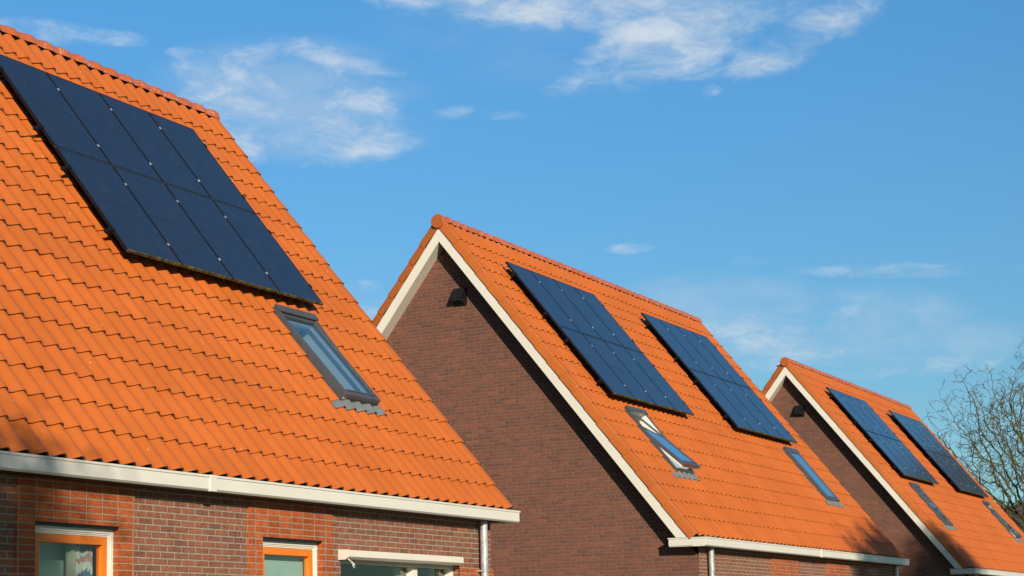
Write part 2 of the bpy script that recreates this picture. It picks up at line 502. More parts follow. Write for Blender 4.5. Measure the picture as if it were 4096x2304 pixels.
# ------------------------------------------------------------------ roof windows
def make_skylight(house, x0, x1, ang, label, curtain=False):
    s0, s1 = 3.52, 5.05
    wt = BASE + .046
    fr = MB()
    ot, ob = wt + .052, BASE - .10
    for (a, c, e, f) in ((x0, x0 + .038, s0, s1), (x1 - .038, x1, s0, s1), (x0 + .038, x1 - .038, s1 - .055, s1), (x0 + .038, x1 - .038, s0, s0 + .06)):
        fr.box(a, c, e, f, ob, ot, 0, P)
    # side gutters beside the frame
    for (a, c) in ((x0 - .075, x0 - .002), (x1 + .002, x1 + .075)):
        fr.box(a, c, s0 + .05, s1 + .06, BASE - .012, BASE + .004, 0, P)
    win = fr.build('skylight', M['clad'], house, label=label)
    ln = MB()
    li, lo = x0 + .038, x1 - .038
    d0, d1 = ot - .022, BASE - .17
    for q in ([P(li + .001, s0 + .06, d0), P(li + .001, s1 - .056, d0), P(li + .001, s1 - .056, d1), P(li + .001, s0 + .06, d1)],
              [P(lo - .001, s0 + .06, d0), P(lo - .001, s1 - .056, d0), P(lo - .001, s1 - .056, d1), P(lo - .001, s0 + .06, d1)],
              [P(li, s0 + .061, d0), P(lo, s0 + .061, d0), P(lo, s0 + .061, d1), P(li, s0 + .061, d1)],
              [P(li, s1 - .057, d0), P(lo, s1 - .057, d0), P(lo, s1 - .057, d1), P(li, s1 - .057, d1)],
              ):
        ln.quad(*q)
    ln.build('lining', M['lining'], win)
    rb = MB(); rb.quad(P(li, s0 + .06, d1), P(lo, s0 + .06, d1), P(lo, s1 - .056, d1), P(li, s1 - .056, d1)); rb.build('roller_blind', M['shade'], win)
    # sash turning about its middle
    sm, op = (s0 + s1) / 2, ot - .012
    ca, sa = math.cos(ang), math.sin(ang)

    def T(x, s, o):
        ds, do = s - sm, o - op
        return P(x, sm + ds * ca - do * sa, op + ds * sa + do * ca)
    a0, a1 = x0 + .030, x1 - .030
    b0, b1 = s0 + .085, s1 + .012
    sh = MB()
    for (a, c, e, f) in ((a0, a0 + .052, b0, b1), (a1 - .052, a1, b0, b1), (a0 + .052, a1 - .052, b1 - .085, b1), (a0 + .052, a1 - .052, b0, b0 + .06)):
        sh.box(a, c, e, f, op - .026, op + .030, 0, T)
    sash = sh.build('sash', M['clad'], win, bevel=.004)
    inn = MB()      # white inside of the sash
    for (a, c, e, f) in ((a0 + .006, a0 + .085, b0, b1 - .01), (a1 - .085, a1 - .006, b0, b1 - .03), (a0 + .085, a1 - .085, b1 - .11, b1 - .030), (a0 + .085, a1 - .085, b0, b0 + .09)):
        inn.box(a, c, e, f, op - .062, op - .028, 0, T)
    inn.build('inner_sash', M['lining'], win)
    gl = MB()
    gl.quad(T(a0 + .048, b1 - .08, op + .014), T(a1 - .048, b1 - .08, op + .014), T(a1 - .048, b0 + .055, op + .014), T(a0 + .048, b0 + .055, op + .014))
    gl.build('pane', M['roofglass'], win)
    rail = MB(); rail.box(a0 + .06, a1 - .06, b1 - .083, b1 - .066, op + .031, op + .040, 0, T)
    rail.build('drip_rail', M['clad'], win)
    hd = MB()
    hd.prism([(s0 - .012, ot + .002), (s0 + .004, ot + .024), (s0 + .100, ot + .026), (s0 + .108, ot + .010), (s0 + .108, ot + .002)], lambda a, s, o: P(a, s, o), x0 - .008, x1 + .008)
    hd.build('hood', M['clad'], win, fix=True, bevel=.004)
    # pleated apron dressed over the tiles below
    fl = MB(); n = 130
    fa, fb = x0 - .22, x1 + .14
    for q in range(n):
        xa, xb = fa + (fb - fa) * q / n, fa + (fb - fa) * (q + 1) / n
        rip = lambda i: .0035 * (1 if i % 2 else 0)
        lo = 5.205
        ya = s1 - .02 if x0 - .02 < xa < x1 + .02 else s1 + .045
        oa = [tile_o(x) + LIFT * .55 + .010 + rip(i) for x, i in ((xa, q), (xb, q + 1))]
        ob2 = [tile_o(x) + LIFT * .85 + .010 + rip(i) for x, i in ((xa, q), (xb, q + 1))]
        if ya < s1:
            oa = [max(v, BASE + .03) for v in oa]
        fl.quad(P(xa, ya, oa[0]), P(xb, ya, oa[1]), P(xb, lo, ob2[1]), P(xa, lo, ob2[0]))
    fl.build('flashing', M['lead'], win)
    return win


# ------------------------------------------------------------------ wall with openings
def wall_faces(b, x0, x1, z0, z1, y, holes, m=0):
    xs = sorted({x0, x1} | {h[i] for h in holes for i in (0, 1)}); zs = sorted({z0, z1} | {h[i] for h in holes for i in (2, 3)})
    xs = [x for x in xs if x0 <= x <= x1]; zs = [z for z in zs if z0 <= z <= z1]
    for i in range(len(xs) - 1):
        for j in range(len(zs) - 1):
            mx, mz = (xs[i] + xs[i + 1]) / 2, (zs[j] + zs[j + 1]) / 2
            if any(h[0] < mx < h[1] and h[2] < mz < h[3] for h in holes): continue
            b.quad(L(xs[i], y, zs[j]), L(xs[i + 1], y, zs[j]), L(xs[i + 1], y, zs[j + 1]), L(xs[i], y, zs[j + 1]), m)


def make_window(house, xa, xb, zt, zb, sash_mat, curtain, label):
    """narrow casement in its opening xa..xb"""
    y = YW + .045
    f = MB()
    T = lambda x0, x1, y0, y1, z0, z1, bb: bb.box(x0 - OX, x1 - OX, y0 - OY, y1 - OY, z0 + CAMZ, z1 + CAMZ)
    # stepped outer frame
    for d, w0, w1 in ((0.0, 0.0, .038), (.010, .038, .054), (.018, .054, .068)):
        T(xa + w0, xb - w0, y + d, y + .10, zt - w1, zt - w0, f)
        T(xa + w0, xa + w1, y + d, y + .10, zb, zt - w1, f)
        T(xb - w1, xb - w0, y + d, y + .10, zb, zt - w1, f)
    T(xa, xb, y - .05, y + .10, zb - .05, zb, f)
    win = f.build('window', M['white'], house, label=label, bevel=.002)
    s = MB(); xi, xj, zi = xa + .071, xb - .071, zt - .071
    T(xi, xj, y + .012, y + .080, zi - .072, zi, s)
    T(xi, xi + .070, y + .012, y + .080, zb + .002, zi - .072, s)
    T(xj - .070, xj, y + .012, y + .080, zb + .002, zi - .072, s)
    T(xi + .070, xj - .070, y + .012, y + .080, zb + .002, zb + .09, s)
    s.build('sash', sash_mat, win, bevel=.004)
    g = MB(); g.quad(L(xi + .06, y + .050, zb + .05), L(xj - .06, y + .050, zb + .05), L(xj - .06, y + .050, zi - .05), L(xi + .06, y + .050, zi - .05))
    g.build('pane', M['glass'], win)
    r = MB()
    dq = .125 if curtain == 'added_blind' else .30
    T(xi - .2, xj + .6, y + dq, y + dq + .02, zb - .3, zt + .1, r)
    r.build('added_blind' if curtain == 'added_blind' else 'room_wall', M['added_blind'], win)  # teal sheet added behind the pane as painted sky reflection
    if curtain == 'curtain':
        c = MB(); n = 44; c0, c1 = xj - .38, xj - .06
        pts = [(c0 + (c1 - c0) * i / n, y + .15 + .028 * math.sin(i * .95) + .01 * math.sin(i * 2.3)) for i in range(n + 1)]
        for i in range(n):
            (x0, y0), (x1, y1) = pts[i], pts[i + 1]
            c.quad(L(x0, y0, zb), L(x1, y1, zb), L(x1 + .0, y1, zi - .03), L(x0, y0, zi - .03), 0 if i > n * .30 else 1)
        c.build('curtain', [M['curtain'], M['net']], win)
    l = MB(); T(xa + .001, xb - .001, YW - .014, y + .10, zt + .003, zt + .0245, l)
    l.build('lintel', M['black'], win)
    return win


def make_wide_window(house, xa, xb, zt, zb):
    y = YW + .065; f = MB()
    T = lambda x0, x1, y0, y1, z0, z1, bb: bb.box(x0 - OX, x1 - OX, y0 - OY, y1 - OY, z0 + CAMZ, z1 + CAMZ)
    T(xa, xb, y, y + .10, zt - .055, zt, f)
    T(xa, xa + .055, y, y + .10, zb, zt - .055, f); T(xb - .055, xb, y, y + .10, zb, zt - .055, f)
    xm = xa + (xb - xa) * .635
    T(xm, xm + .10, y, y + .10, zb, zt - .055, f); T(xa, xb, y - .05, y + .1, zb - .06, zb, f)
    win = f.build('window', M['white'], house, label='wide white framed window under an awning box', bevel=.003)
    for a, c in ((xa + .055, xm), (xm + .10, xb - .055)):
        g = MB(); g.quad(L(a - .005, y + .085, zb), L(c + .005, y + .085, zb), L(c + .005, y + .085, zt - .05), L(a - .005, y + .085, zt - .05)); g.build('pane', M['glass'], win)
    r = MB()
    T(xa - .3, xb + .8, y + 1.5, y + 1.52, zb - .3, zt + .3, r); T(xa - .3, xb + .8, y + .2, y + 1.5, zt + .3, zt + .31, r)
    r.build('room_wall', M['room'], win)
    c = MB(); n = 30
    for (c0, c1) in ((xb - .30, xb - .06), (xm - .16, xm - .01)):
        for i in range(n):
            xq, xr = c0 + (c1 - c0) * i / n, c0 + (c1 - c0) * (i + 1) / n
            yq, yr = [y + .16 + .03 * math.sin(j * .9) for j in (i, i + 1)]
            c.quad(L(xq, yq, zb), L(xr, yr, zb), L(xr, yr, zt - .06), L(xq, yq, zt - .06))
    c.build('curtain', M['net'], win)
    return win


# ------------------------------------------------------------------ one house
def make_house(idx, fx=0.0, skyl=(), ext=0, label='', detail=True):
    X, dy = HOUSES[idx]
    h = empty('house', (X + OX, OY + dy, 0), label, 'house', 'orange roofed brick houses in a row')
    xr = TR + PITCH * ext
    holes = [(a, c, 3.52, 5.05) for a, c, *_ in skyl]
    tm = [M['tile'], M['edge'], M['felt']]
    make_tiles(holes, 0, 11 + idx, ext).build('tiled_roof', tm, h)
    make_tiles([], 1, 31 + idx, ext).build('tiled_roof', tm, h)
    for side in (0, 1):
        make_verge(TL + .004, XBL - .018, side, 50 + idx + side).build('verge_tiles', [M['verge'], M['edge']], h)
        make_verge(xr - .055, xr + .045, side, 60 + idx + side).build('verge_tiles', [M['verge'], M['edge']], h)
    make_ridge(XBL - .015, xr + .03, 70 + idx).build('ridge_tiles', [M['ridge'], M['edge']], h)
    rr = MB(); rr.box(XBL - OX, xr - OX, -.098, .098, 7.38 + CAMZ, 7.512 + CAMZ); rr.build('ridge_roll', M['felt'], h)
    for (x, sg) in ((XBL - .017, -1), (xr + .035, 1)):
        d = MB(); n = 28; z = 7.50 + CAMZ; vs = []
        for (r, e) in ((.132, 0), (.137, .012), (.132, .026), (.122, .032)):
            vs += [(x + sg * e - OX, r * math.cos(2 * math.pi * i / n), z + r * math.sin(2 * math.pi * i / n)) for i in range(n)]
        d.add(vs, [(q * n + i, q * n + (i + 1) % n, (q + 1) * n + (i + 1) % n, (q + 1) * n + i) for q in range(3) for i in range(n)], 0, True)
        d.add(vs[3 * n:], [tuple(range(n))]); d.add(vs[:n], [tuple(range(n))])
        d.build('ridge_end_tile', M['disc'], h, fix=True)
    # bargeboards and soffits
    zo, zi, tn = 7.385, 7.130, ST / CT
    ze = 1.56
    for (xf, xw, sg) in ((XBL, XWL, 1), (xr - .03, XWR + .28 * ext, -1)):
        for side in (1, -1):
            b = MB()
            yo = (zo - ze) / tn; yi = (zi - ze) / tn
            def q(x, w, z): return L(x, YC - side * w, z)
            xa, xb2 = xf, xf + sg * .022
            pts = [(0, zo), (yo, ze), (yi, ze), (0, zi)]
            b.hexa([q(xa, *p) for p in pts] + [q(xb2, *p) for p in pts])
            b.build('bargeboard', M['white'], h, fix=True)
            b = MB(); k = .018
            pts = [(0, zi + k), (yi + k / tn, ze), (yi, ze), (0, zi)]
            b.hexa([q(xb2 + sg * .001, *p) for p in pts] + [q(xw + sg * .05, *p) for p in pts])
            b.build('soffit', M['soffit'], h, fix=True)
            cap = MB()      # lead grey strip between board and cloak tiles
            pts = [(0, zo + .02), (yo + .02, ze + .02), (yo, ze), (0, zo)]
            cap.hexa([q(xf + sg * .008, *p) for p in pts] + [q(xf + sg * .03, *p) for p in pts])
            cap.build('verge_strip', M['clad'], h, fix=True)
    # walls
    zt = 1.43
    o1 = (-3.47 + fx, -2.345 + fx, -.9, 1.027); o2 = (-.045 + fx, 1.075 + fx, -.9, 1.027)
    o3 = (1.47 + fx, 4.16 + fx, -.9, .86)
    ops = [o1, o2, o3] if detail else []
    XR2 = XWR + .28 * ext
    w = MB(); wall_faces(w, XWL, XR2, -CAMZ, zt + .09, YW, ops)
    for (a, c, z0, z1) in ops[2:]:
        w.quad(L(a, YW, z0), L(a, YW + .12, z0), L(a, YW + .12, z1), L(a, YW, z1)); w.quad(L(c, YW, z0), L(c, YW, z1), L(c, YW + .12, z1), L(c, YW + .12, z0))
        w.quad(L(a, YW, z1), L(a, YW + .12, z1), L(c, YW + .12, z1), L(c, YW, z1))
    w.build('front_wall', M['brick_front'], h)
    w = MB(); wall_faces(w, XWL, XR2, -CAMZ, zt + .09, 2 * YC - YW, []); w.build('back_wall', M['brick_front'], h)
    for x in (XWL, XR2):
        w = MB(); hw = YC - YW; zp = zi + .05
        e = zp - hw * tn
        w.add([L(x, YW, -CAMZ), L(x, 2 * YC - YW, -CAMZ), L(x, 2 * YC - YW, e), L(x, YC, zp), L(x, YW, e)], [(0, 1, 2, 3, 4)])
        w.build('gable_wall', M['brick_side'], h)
    # orange brick surrounds
    yp = YW - .020
    piers = [(-3.70 + fx, -2.12 + fx, [o1]), (-.29 + fx, 1.29 + fx, [o2])]
    for (a, c, oo) in piers:
        b = MB(); wall_faces(b, a, c, -CAMZ, zt, yp, oo if detail else [])
        for x in (a, c): b.quad(L(x, yp, -CAMZ), L(x, YW, -CAMZ), L(x, YW, zt), L(x, yp, zt), 1)
        for (p, q2, z0, z1) in (oo if detail else []):
            for x in (p, q2): b.quad(L(x, yp, z0), L(x, YW + .118, z0), L(x, YW + .118, z1), L(x, yp, z1), 1)
            b.quad(L(p, yp, z1), L(q2, yp, z1), L(q2, YW + .118, z1), L(p, YW + .118, z1), 0)
        b.build('brick_surround', [M['brick_orange'], M['brick_jamb']], h)
    b = MB(); xa, xb2 = o3[1] + .001, XR2 + .02
    b.quad(L(xa, yp, -CAMZ), L(xb2, yp, -CAMZ), L(xb2, yp, .82), L(xa, yp, .82)); b.quad(L(xa, yp, .82), L(xb2, yp, .82), L(xb2, YW, .82), L(xa, YW, .82))
    b.quad(L(xb2, yp, -CAMZ), L(xb2, YW + .4, -CAMZ), L(xb2, YW + .4, .82), L(xb2, yp, .82), 1)
    b.build('brick_band', [M['brick_orange'], M['brick_jamb']], h)
    # eaves gutter with returned ends
    gl_, gr = XBL - .012, xr - .09
    zg0, zg1 = 1.405, 1.556
    for side in (1, -1):
        def Y(y): return y if side == 1 else 2 * YC - y
        g = MB()
        pr = [(YG + .012, zg0 + .018), (YG + .012, zg1 - .026), (YG, zg1 - .020), (YG, zg1), (YG + .026, zg1), (YG + .030, zg1 - .05), (YG + .12, zg1 - .07), (YG + .12, zg0 + .05), (YW - .001, zg0 + .012), (YW - .001, zg0), (YG + .034, zg0)]
        g.prism(pr, lambda a, y, z: L(a, Y(y), z), gl_ + .012, gr - .012)
        gut = g.build('gutter', M['gutter'], h, fix=True)
        eb = MB(); eb.box(XWL - OX, XR2 - OX, min(Y(YG + .040), Y(YW - .0215)) - OY, max(Y(YG + .040), Y(YW - .0215)) - OY, zg0 - .006 + CAMZ, zg0 - .002 + CAMZ); eb.build('eaves_shade_board', M['eaves'], gut)  # thin dark sheet added under the gutter as painted shade
        # boxed return on the gable side
        for (xg, xi, sg) in ((gl_, XWL, 1), (gr, XR2, -1)):
            b = MB(); ye = YG + .66
            def slab(xa, xb, ya, yb, za, zb): b.box(min(xa, xb) - OX, max(xa, xb) - OX, min(Y(ya), Y(yb)) - OY, max(Y(ya), Y(yb)) - OY, za + CAMZ, zb + CAMZ)
            slab(xg + sg * .010, xg + sg * .022, YG + .0135, ye, zg0 + .0185, zg1 - .021)
            slab(xg + sg * .0225, xi + sg * .03, YW + .002, ye - .002, zg0 + .004, zg1 - .023)
            slab(xg, xg + sg * .0095, YG + .001, ye + .010, zg1 - .0205, zg1 - .001)
            slab(xg + sg * .0105, xi + sg * .03, YW + .03, ye + .010, zg1 - .0195, zg1 - .004)
            b.build('gutter_return', M['gutter'], gut, fix=True)
        if side == 1:
            for jx in (-1.21,):
                b = MB()
                b.box(jx - .05 - OX, jx + .05 - OX, Y(YG - .003) - OY, Y(YG + .03) - OY, zg0 - .004 + CAMZ, zg1 + .004 + CAMZ)
                b.build('gutter_joint', M['gutter'], gut, bevel=.003)
    # downpipes
    for px in (-6.93, 4.70 if idx == 0 else 4.86):
        d = MB(); yy = YW - .085
        d.tube([L(px, yy, -CAMZ), L(px, yy, .60)], .050, 16); d.tube([L(px, yy, .55), L(px, yy, zg0 + .006)], .0475, 16)
        pipe = d.build('downpipe', M['steel'], h)
        c = MB(); c.tube([L(px, yy, .776), L(px, yy, .800)], .057, 16)
        c.box(px - .075 - OX, px - .050 - OX, yy - .012 - OY, YW - OY, .779 + CAMZ, .797 + CAMZ)
        c.build('pipe_clip', M['steel'], pipe)
    # vent hood on the gable facing left
    b = MB(); y0, y1 = 14.655, 14.90
    pr = [(0.0, 6.27), (.050, 6.27), (.165, 6.085), (.175, 6.05), (.16, 6.05), (.045, 6.24), (0, 6.24)]
    b.prism(pr, lambda y, d, z: L(XWL - d, y, z), y0, y1)
    for y in (y0, y1 - .012):
        b.prism([(0, 6.265), (.050, 6.265), (.170, 6.075), (.172, 6.045), (0, 5.965)], lambda q, d, z: L(XWL - d, q, z), y, y + .012)
    b.box(XWL - .004 - OX, XWL - OX, y0 - .012 - OY, y0 - OY, 5.98 + CAMZ, 6.27 + CAMZ)
    b.box(XWL - .02 - OX, XWL - .001 - OX, y0 - OY, y1 - OY, 5.945 + CAMZ, 5.962 + CAMZ)
    vent = b.build('vent_hood', M['black'], h, fix=True)
    g = MB()
    for i in range(9):
        y = y0 + .02 + i * (y1 - y0 - .04) / 8
        g.tube([L(XWL - .172, y, 6.040), L(XWL - .006, y, 5.958)], .004, 4)
    for i in range(5):
        d = .02 + i * .036
        g.tube([L(XWL - d, y0 + .01, 5.958 + d * .45), L(XWL - d, y1 - .01, 5.958 + d * .45)], .004, 4)
    g.build('vent_grille', M['clad'], vent)
    # front openings
    if detail:
        make_window(h, *o1[:2], 1.001, o1[2], M['orange_paint'], 'curtain', 'orange and white window with a patterned curtain')
        make_window(h, *o2[:2], 1.001, o2[2], M['orange_paint'], 'added_blind', 'orange and white window with a clear pane')
        make_wide_window(h, *o3[:2], o3[3], o3[2])
        a = MB(); xa, xb2 = o3[0] - .035, o3[1] - .085
        pr = [(YW - .002, .945), (YW - .125, .940), (YW - .128, .868), (YW - .085, .842), (YW - .002, .842)]
        a.prism(pr, lambda x, y, z: L(x, y, z), xa, xb2)
        aw = a.build('awning_box', M['white'], h, fix=True, bevel=.004)
        e = MB(); e.prism([(y - (.004 if y < YW - .01 else 0), z + (.003 if z > .9 else -.006)) for y, z in pr], lambda x, y, z: L(x, y, z), xa - .016, xa)
        e.build('end_cap', M['white'], aw, fix=True)
        k = MB(); k.tube([L(xa + .03, YW - .09, .85), L(xa + .06, YW - .125, .812)], .008, 8)
        k.tube([L(xa + .055, YW - .12, .818), L(xa + .085, YW - .14, .778)], [.011, .015], 10)
        k.tube([L(xa + .085 + .019 * math.cos(w * .7), YW - .14, .768 + .021 * math.sin(w * .7)) for w in range(10)], .006, 6)
        k.build('crank_eye', M['steel'], aw)
    for (a, c, ang, lb) in skyl:
        make_skylight(h, a, c, ang, lb)
    return h


SK_B, SK_A = (2.865, 3.725), (-5.985, -5.125)
GR = 'brick houses'
h1 = make_house(0, 0.0, [(*SK_B, R(3.2), 'grey roof window standing slightly ajar')],
                label='nearest brick house on the left with orange framed windows')
h2 = make_house(1, 0.12, [(*SK_A, R(11), 'roof window pivoted wide open'), (SK_B[0] + .10, SK_B[1] + .10, 0.0, 'closed roof window')],
                label='middle brick house with an open roof window', detail=False)
h3 = make_house(2, 0.12, [(*SK_A, 0.0, 'closed roof window'), (SK_B[0] + .22, SK_B[1] + .22, R(5), 'roof window standing ajar')], ext=1,
                label='farthest brick house beside the bare tree', detail=False)
# small black terminal on the far slope of the last house
b = MB(); b.box(-7.38 - OX, -7.22 - OX, .19, .28, 7.25 + CAMZ, 7.42 + CAMZ); b.box(-7.42 - OX, -7.18 - OX, .16, .31, 7.42 + CAMZ, 7.45 + CAMZ)
b.build('roof_vent', M['black'], h3, bevel=.01)


# ------------------------------------------------------------------ solar arrays
PW, PH = 1.0, 1.68
ST0 = 0.0169


def A(x, s, o):                  # array coordinates, centre at the array middle on the roof
    return Vector((x, -s * CT - o * ST, -s * ST + o * CT))


def make_array():
    root = empty('solar_array', (0, 0, 0))
    fr0 = .035
    X0, S0 = -2 * PW, -PH
    for r in range(2):
        for c in range(4):
            xa, xb = X0 + c * PW + .009, X0 + (c + 1) * PW - .009
            sa, sb = S0 + r * PH + .010, S0 + (r + 1) * PH - .010
            b = MB(); w = .011
            b.quad(A(xa + w, sa + w, -.0018), A(xa + w, sb - w, -.0018), A(xb - w, sb - w, -.0018), A(xb - w, sa + w, -.0018), 0)
            pn = b.build('solar_panel', [M['cells']], root)
            f = MB()
            for (a, c2, d, e) in ((xa, xa + w, sa, sb), (xb - w, xb, sa, sb), (xa + w, xb - w, sa, sa + w)):
                f.box(a, c2, d, e, -fr0, 0, 0, A)
            f.box(xa + w, xb - w, sb - w, sb, -fr0, 0, 1 if r == 1 else 0, A)
            if r == 1: f.box(xa + .002, xb - .002, sb + .0005, sb + .004, -fr0, -.003, 1, A)
            # middle line between the two halves of cells, back sheet
            f.box(xa + w, xb - w, (sa + sb) / 2 - .0016, (sa + sb) / 2 + .0016, -.004, -.0013, 0, A)
            f.box(xa + w, xb - w, sa + w, sb - w, -.012, -.006, 0, A)
            f.build('panel_frame', [M['frame'], M['moss'], M['seam']], pn)
    g = MB()
    g.box(X0 + .01, X0 + 4 * PW - .01, -.0095, .0095, -.020, -.004, 0, A)
    g.build('seam_strip', M['seam'], root)
    for r in range(2):
        for fq in (.20, .80):
            s = S0 + r * PH + fq * PH
            b = MB(); b.box(X0 - .075, X0 + 4 * PW + .03, s - .02, s + .02, -.078, -.038, 0, A)
            rail = b.build('mounting_rail', M['frame'], root)
            for k in range(6):
                x = X0 + .35 + k * (4 * PW - .7) / 5
                b = MB(); b.box(x - .02, x + .02, s - .05, s + .03, -.185, -.078, 0, A); b.build('roof_hook', M['frame'], rail)
            for c in range(5):
                x = X0 + c * PW
                b = MB()
                if c in (0, 4):
                    sg = -1 if c == 0 else 1
                    b.box(x + sg * -.012 - .012, x + sg * -.012 + .012, s - .03, s + .03, 0, .006, 0, A)
                    b.box(x + sg * .004 - .010, x + sg * .004 + .010, s - .03, s + .03, -.038, .006, 0, A)
                    b.box(x + sg * .028 - .016, x + sg * .028 + .016, s - .022, s + .022, -.038, -.012, 0, A)
                    b.build('end_clamp', M['frame'], root, bevel=.002)
                else:
                    b.box(x - .012, x + .012, s - .019, s + .019, 0.0, .004, 0, A)
                    b.box(x - .005, x + .005, s - .006, s + .006, .004, .009, 0, A)
                    b.build('clamp', M['alu'], root)
    return root


def place_array(o, hi, x0, label):
    X, dy = HOUSES[hi]
    s = ST0 + PH
    o.location = (X + x0 + 2 * PW, RY + dy - s * CT, RZ - s * ST)
    o['label'] = label; o['category'] = 'solar array'; o['group'] = 'solar arrays on the orange roofs'


arr = make_array()
DA = -6.4878
spec = [(0, 0.0, 'dark blue solar array on the nearest roof at the left edge'),
        (1, DA, 'blue solar array above the open roof window of the middle house'),
        (1, 0.02, 'blue solar array nearer the far verge of the middle house'),
        (2, DA + .03, 'left blue solar array on the farthest house'),
        (2, .20, 'right solar array of the farthest house, beside the bare tree')]
for i, (hi, x0, lb) in enumerate(spec):
    o = arr if i == 0 else copy_tree(arr)
    place_array(o, hi, x0, lb)


# ------------------------------------------------------------------ trees
def bark(name, a, c, d):
    m, t, b, oc = new_mat(name)
    k = t.noise(t.scale(oc, (1, 1, .35)), 9, 5, 0.65)
    t.put(b.inputs['Base Color'], t.ramp(k, [(0.3, a), (0.5, c), (0.72, d)])); b.inputs['Roughness'].default_value = 0.92
    t.put(b.inputs['Normal'], t.bump(t.noise(oc, 30, 4), 0.4, 0.02))
    return m


M['bark'] = bark('mossy bark', (0.045, 0.038, 0.020), (0.11, 0.105, 0.030), (0.20, 0.19, 0.040))
M['twig'] = bark('twig bark', (0.070, 0.055, 0.028), (0.13, 0.105, 0.045), (0.23, 0.19, 0.06))


def leaf_mat(name, cs):
    m, t, b, oc = new_mat(name)
    a = t.n('ShaderNodeAttribute', attribute_name='rnd').outputs['Fac']
    t.put(b.inputs['Base Color'], t.ramp(a, [(0, cs[0]), (.5, cs[1]), (1, cs[2])])); b.inputs['Roughness'].default_value = 0.6
    b.inputs['Transmission Weight'].default_value = 0
    return m


M['leaf'] = leaf_mat('green leaf', [(0.030, 0.055, 0.014), (0.055, 0.090, 0.020), (0.095, 0.125, 0.030)])


def bare_tree(loc, cen, rad, npts, seed, label, step=.20, r0=.0085):
    """leafless tree: branches compete for points scattered through the crown, twigs end in short crooked shoots"""
    g = np.random.default_rng(seed)
    u = g.normal(size=(npts * 3, 3)); u /= np.linalg.norm(u, axis=1)[:, None]
    u *= (g.random((npts * 3, 1)) ** .42)
    u *= 1 + .16 * np.sin(u[:, :1] * 5 + 1) + .14 * np.sin(u[:, 1:2] * 6 + u[:, 2:] * 4)
    att = u[:npts] * np.array(rad) + np.array(cen)
    h0 = cen[2] - rad[2] * 1.02
    nodes = [np.array((0., 0., -.1))]; par = [-1]
    while nodes[-1][2] < h0:
        nodes.append(nodes[-1] + np.array((g.normal() * .012, g.normal() * .012, step))); par.append(len(nodes) - 2)
    X = np.array(nodes); P_ = list(par)
    alive = np.ones(len(att), bool); near = np.full(len(att), 1e9); who = np.zeros(len(att), int)
    new = np.arange(len(X))
    for it in range(70):
        d = np.linalg.norm(att[:, None, :] - X[None, new, :], axis=2)
        k = d.argmin(1); m = d[np.arange(len(att)), k]; up = m < near
        near[up] = m[up]; who[up] = new[k[up]]
        alive &= near > step * 1.25
        if not alive.any(): break
        idx = np.where(alive & (near < 3.2 if it < 25 else alive))[0]
        if not len(idx): break
        dirs = {}
        for a in idx:
            v = att[a] - X[who[a]]; dirs.setdefault(who[a], []).append(v / np.linalg.norm(v))
        add = []
        for w, vs in dirs.items():
            v = np.sum(vs, 0) / len(vs) + g.normal(size=3) * .22; n = np.linalg.norm(v)
            if n < 1e-6: continue
            add.append(X[w] + v / n * step); P_.append(w)
        base = len(X); X = np.vstack([X, np.array(add)]); new = np.arange(base, len(X))
    n = len(X); kids = [[] for _ in range(n)]
    for q in range(1, n): kids[P_[q]].append(q)
    r = np.zeros(n)
    for q in range(n - 1, -1, -1):
        r[q] = r0 if not kids[q] else sum(r[k] ** 2.35 for k in kids[q]) ** (1 / 2.35)
    r = np.minimum(r, .26)
    root = empty('bare_tree', loc, label, 'tree', 'bare trees at the right')
    tr, cr = MB(), MB()
    def run(q, prev):
        stack = [(q, prev)]
        while stack:
            a, p = stack.pop(); chain = [p] if p is not None else []
            while True:
                chain.append(a)
                if not kids[a]: break
                ks = sorted(kids[a], key=lambda z: -r[z])
                for o in ks[1:]: stack.append((o, a))
                a = ks[0]
            if len(chain) < 2: continue
            pts = [Vector(X[z]) for z in chain]; rr = [float(min(r[z], r[chain[1]] * 1.05)) for z in chain]
            big = rr[0] > .030
            (tr if big else cr).tube(pts, rr, 7 if rr[0] > .08 else (5 if big else 4), 0, False)
            tip = pts[-1]; d = (pts[-1] - pts[-2]).normalized()
            for w in range(3):
                e = [tip]; dd = (d + Vector(g.normal(size=3)) * .55 + Vector((0, 0, .25))).normalized()
                for _ in range(3):
                    e.append(e[-1] + dd * float(g.uniform(.05, .12))); dd = (dd + Vector(g.normal(size=3)) * .45).normalized()
                cr.tube(e, [r0 * .95, r0 * .85, r0 * .8, r0 * .9], 3, 0, False)
    run(0, None)
    tr.build('trunk', M['bark'], root); cr.build('crown', M['twig'], root)
    return root


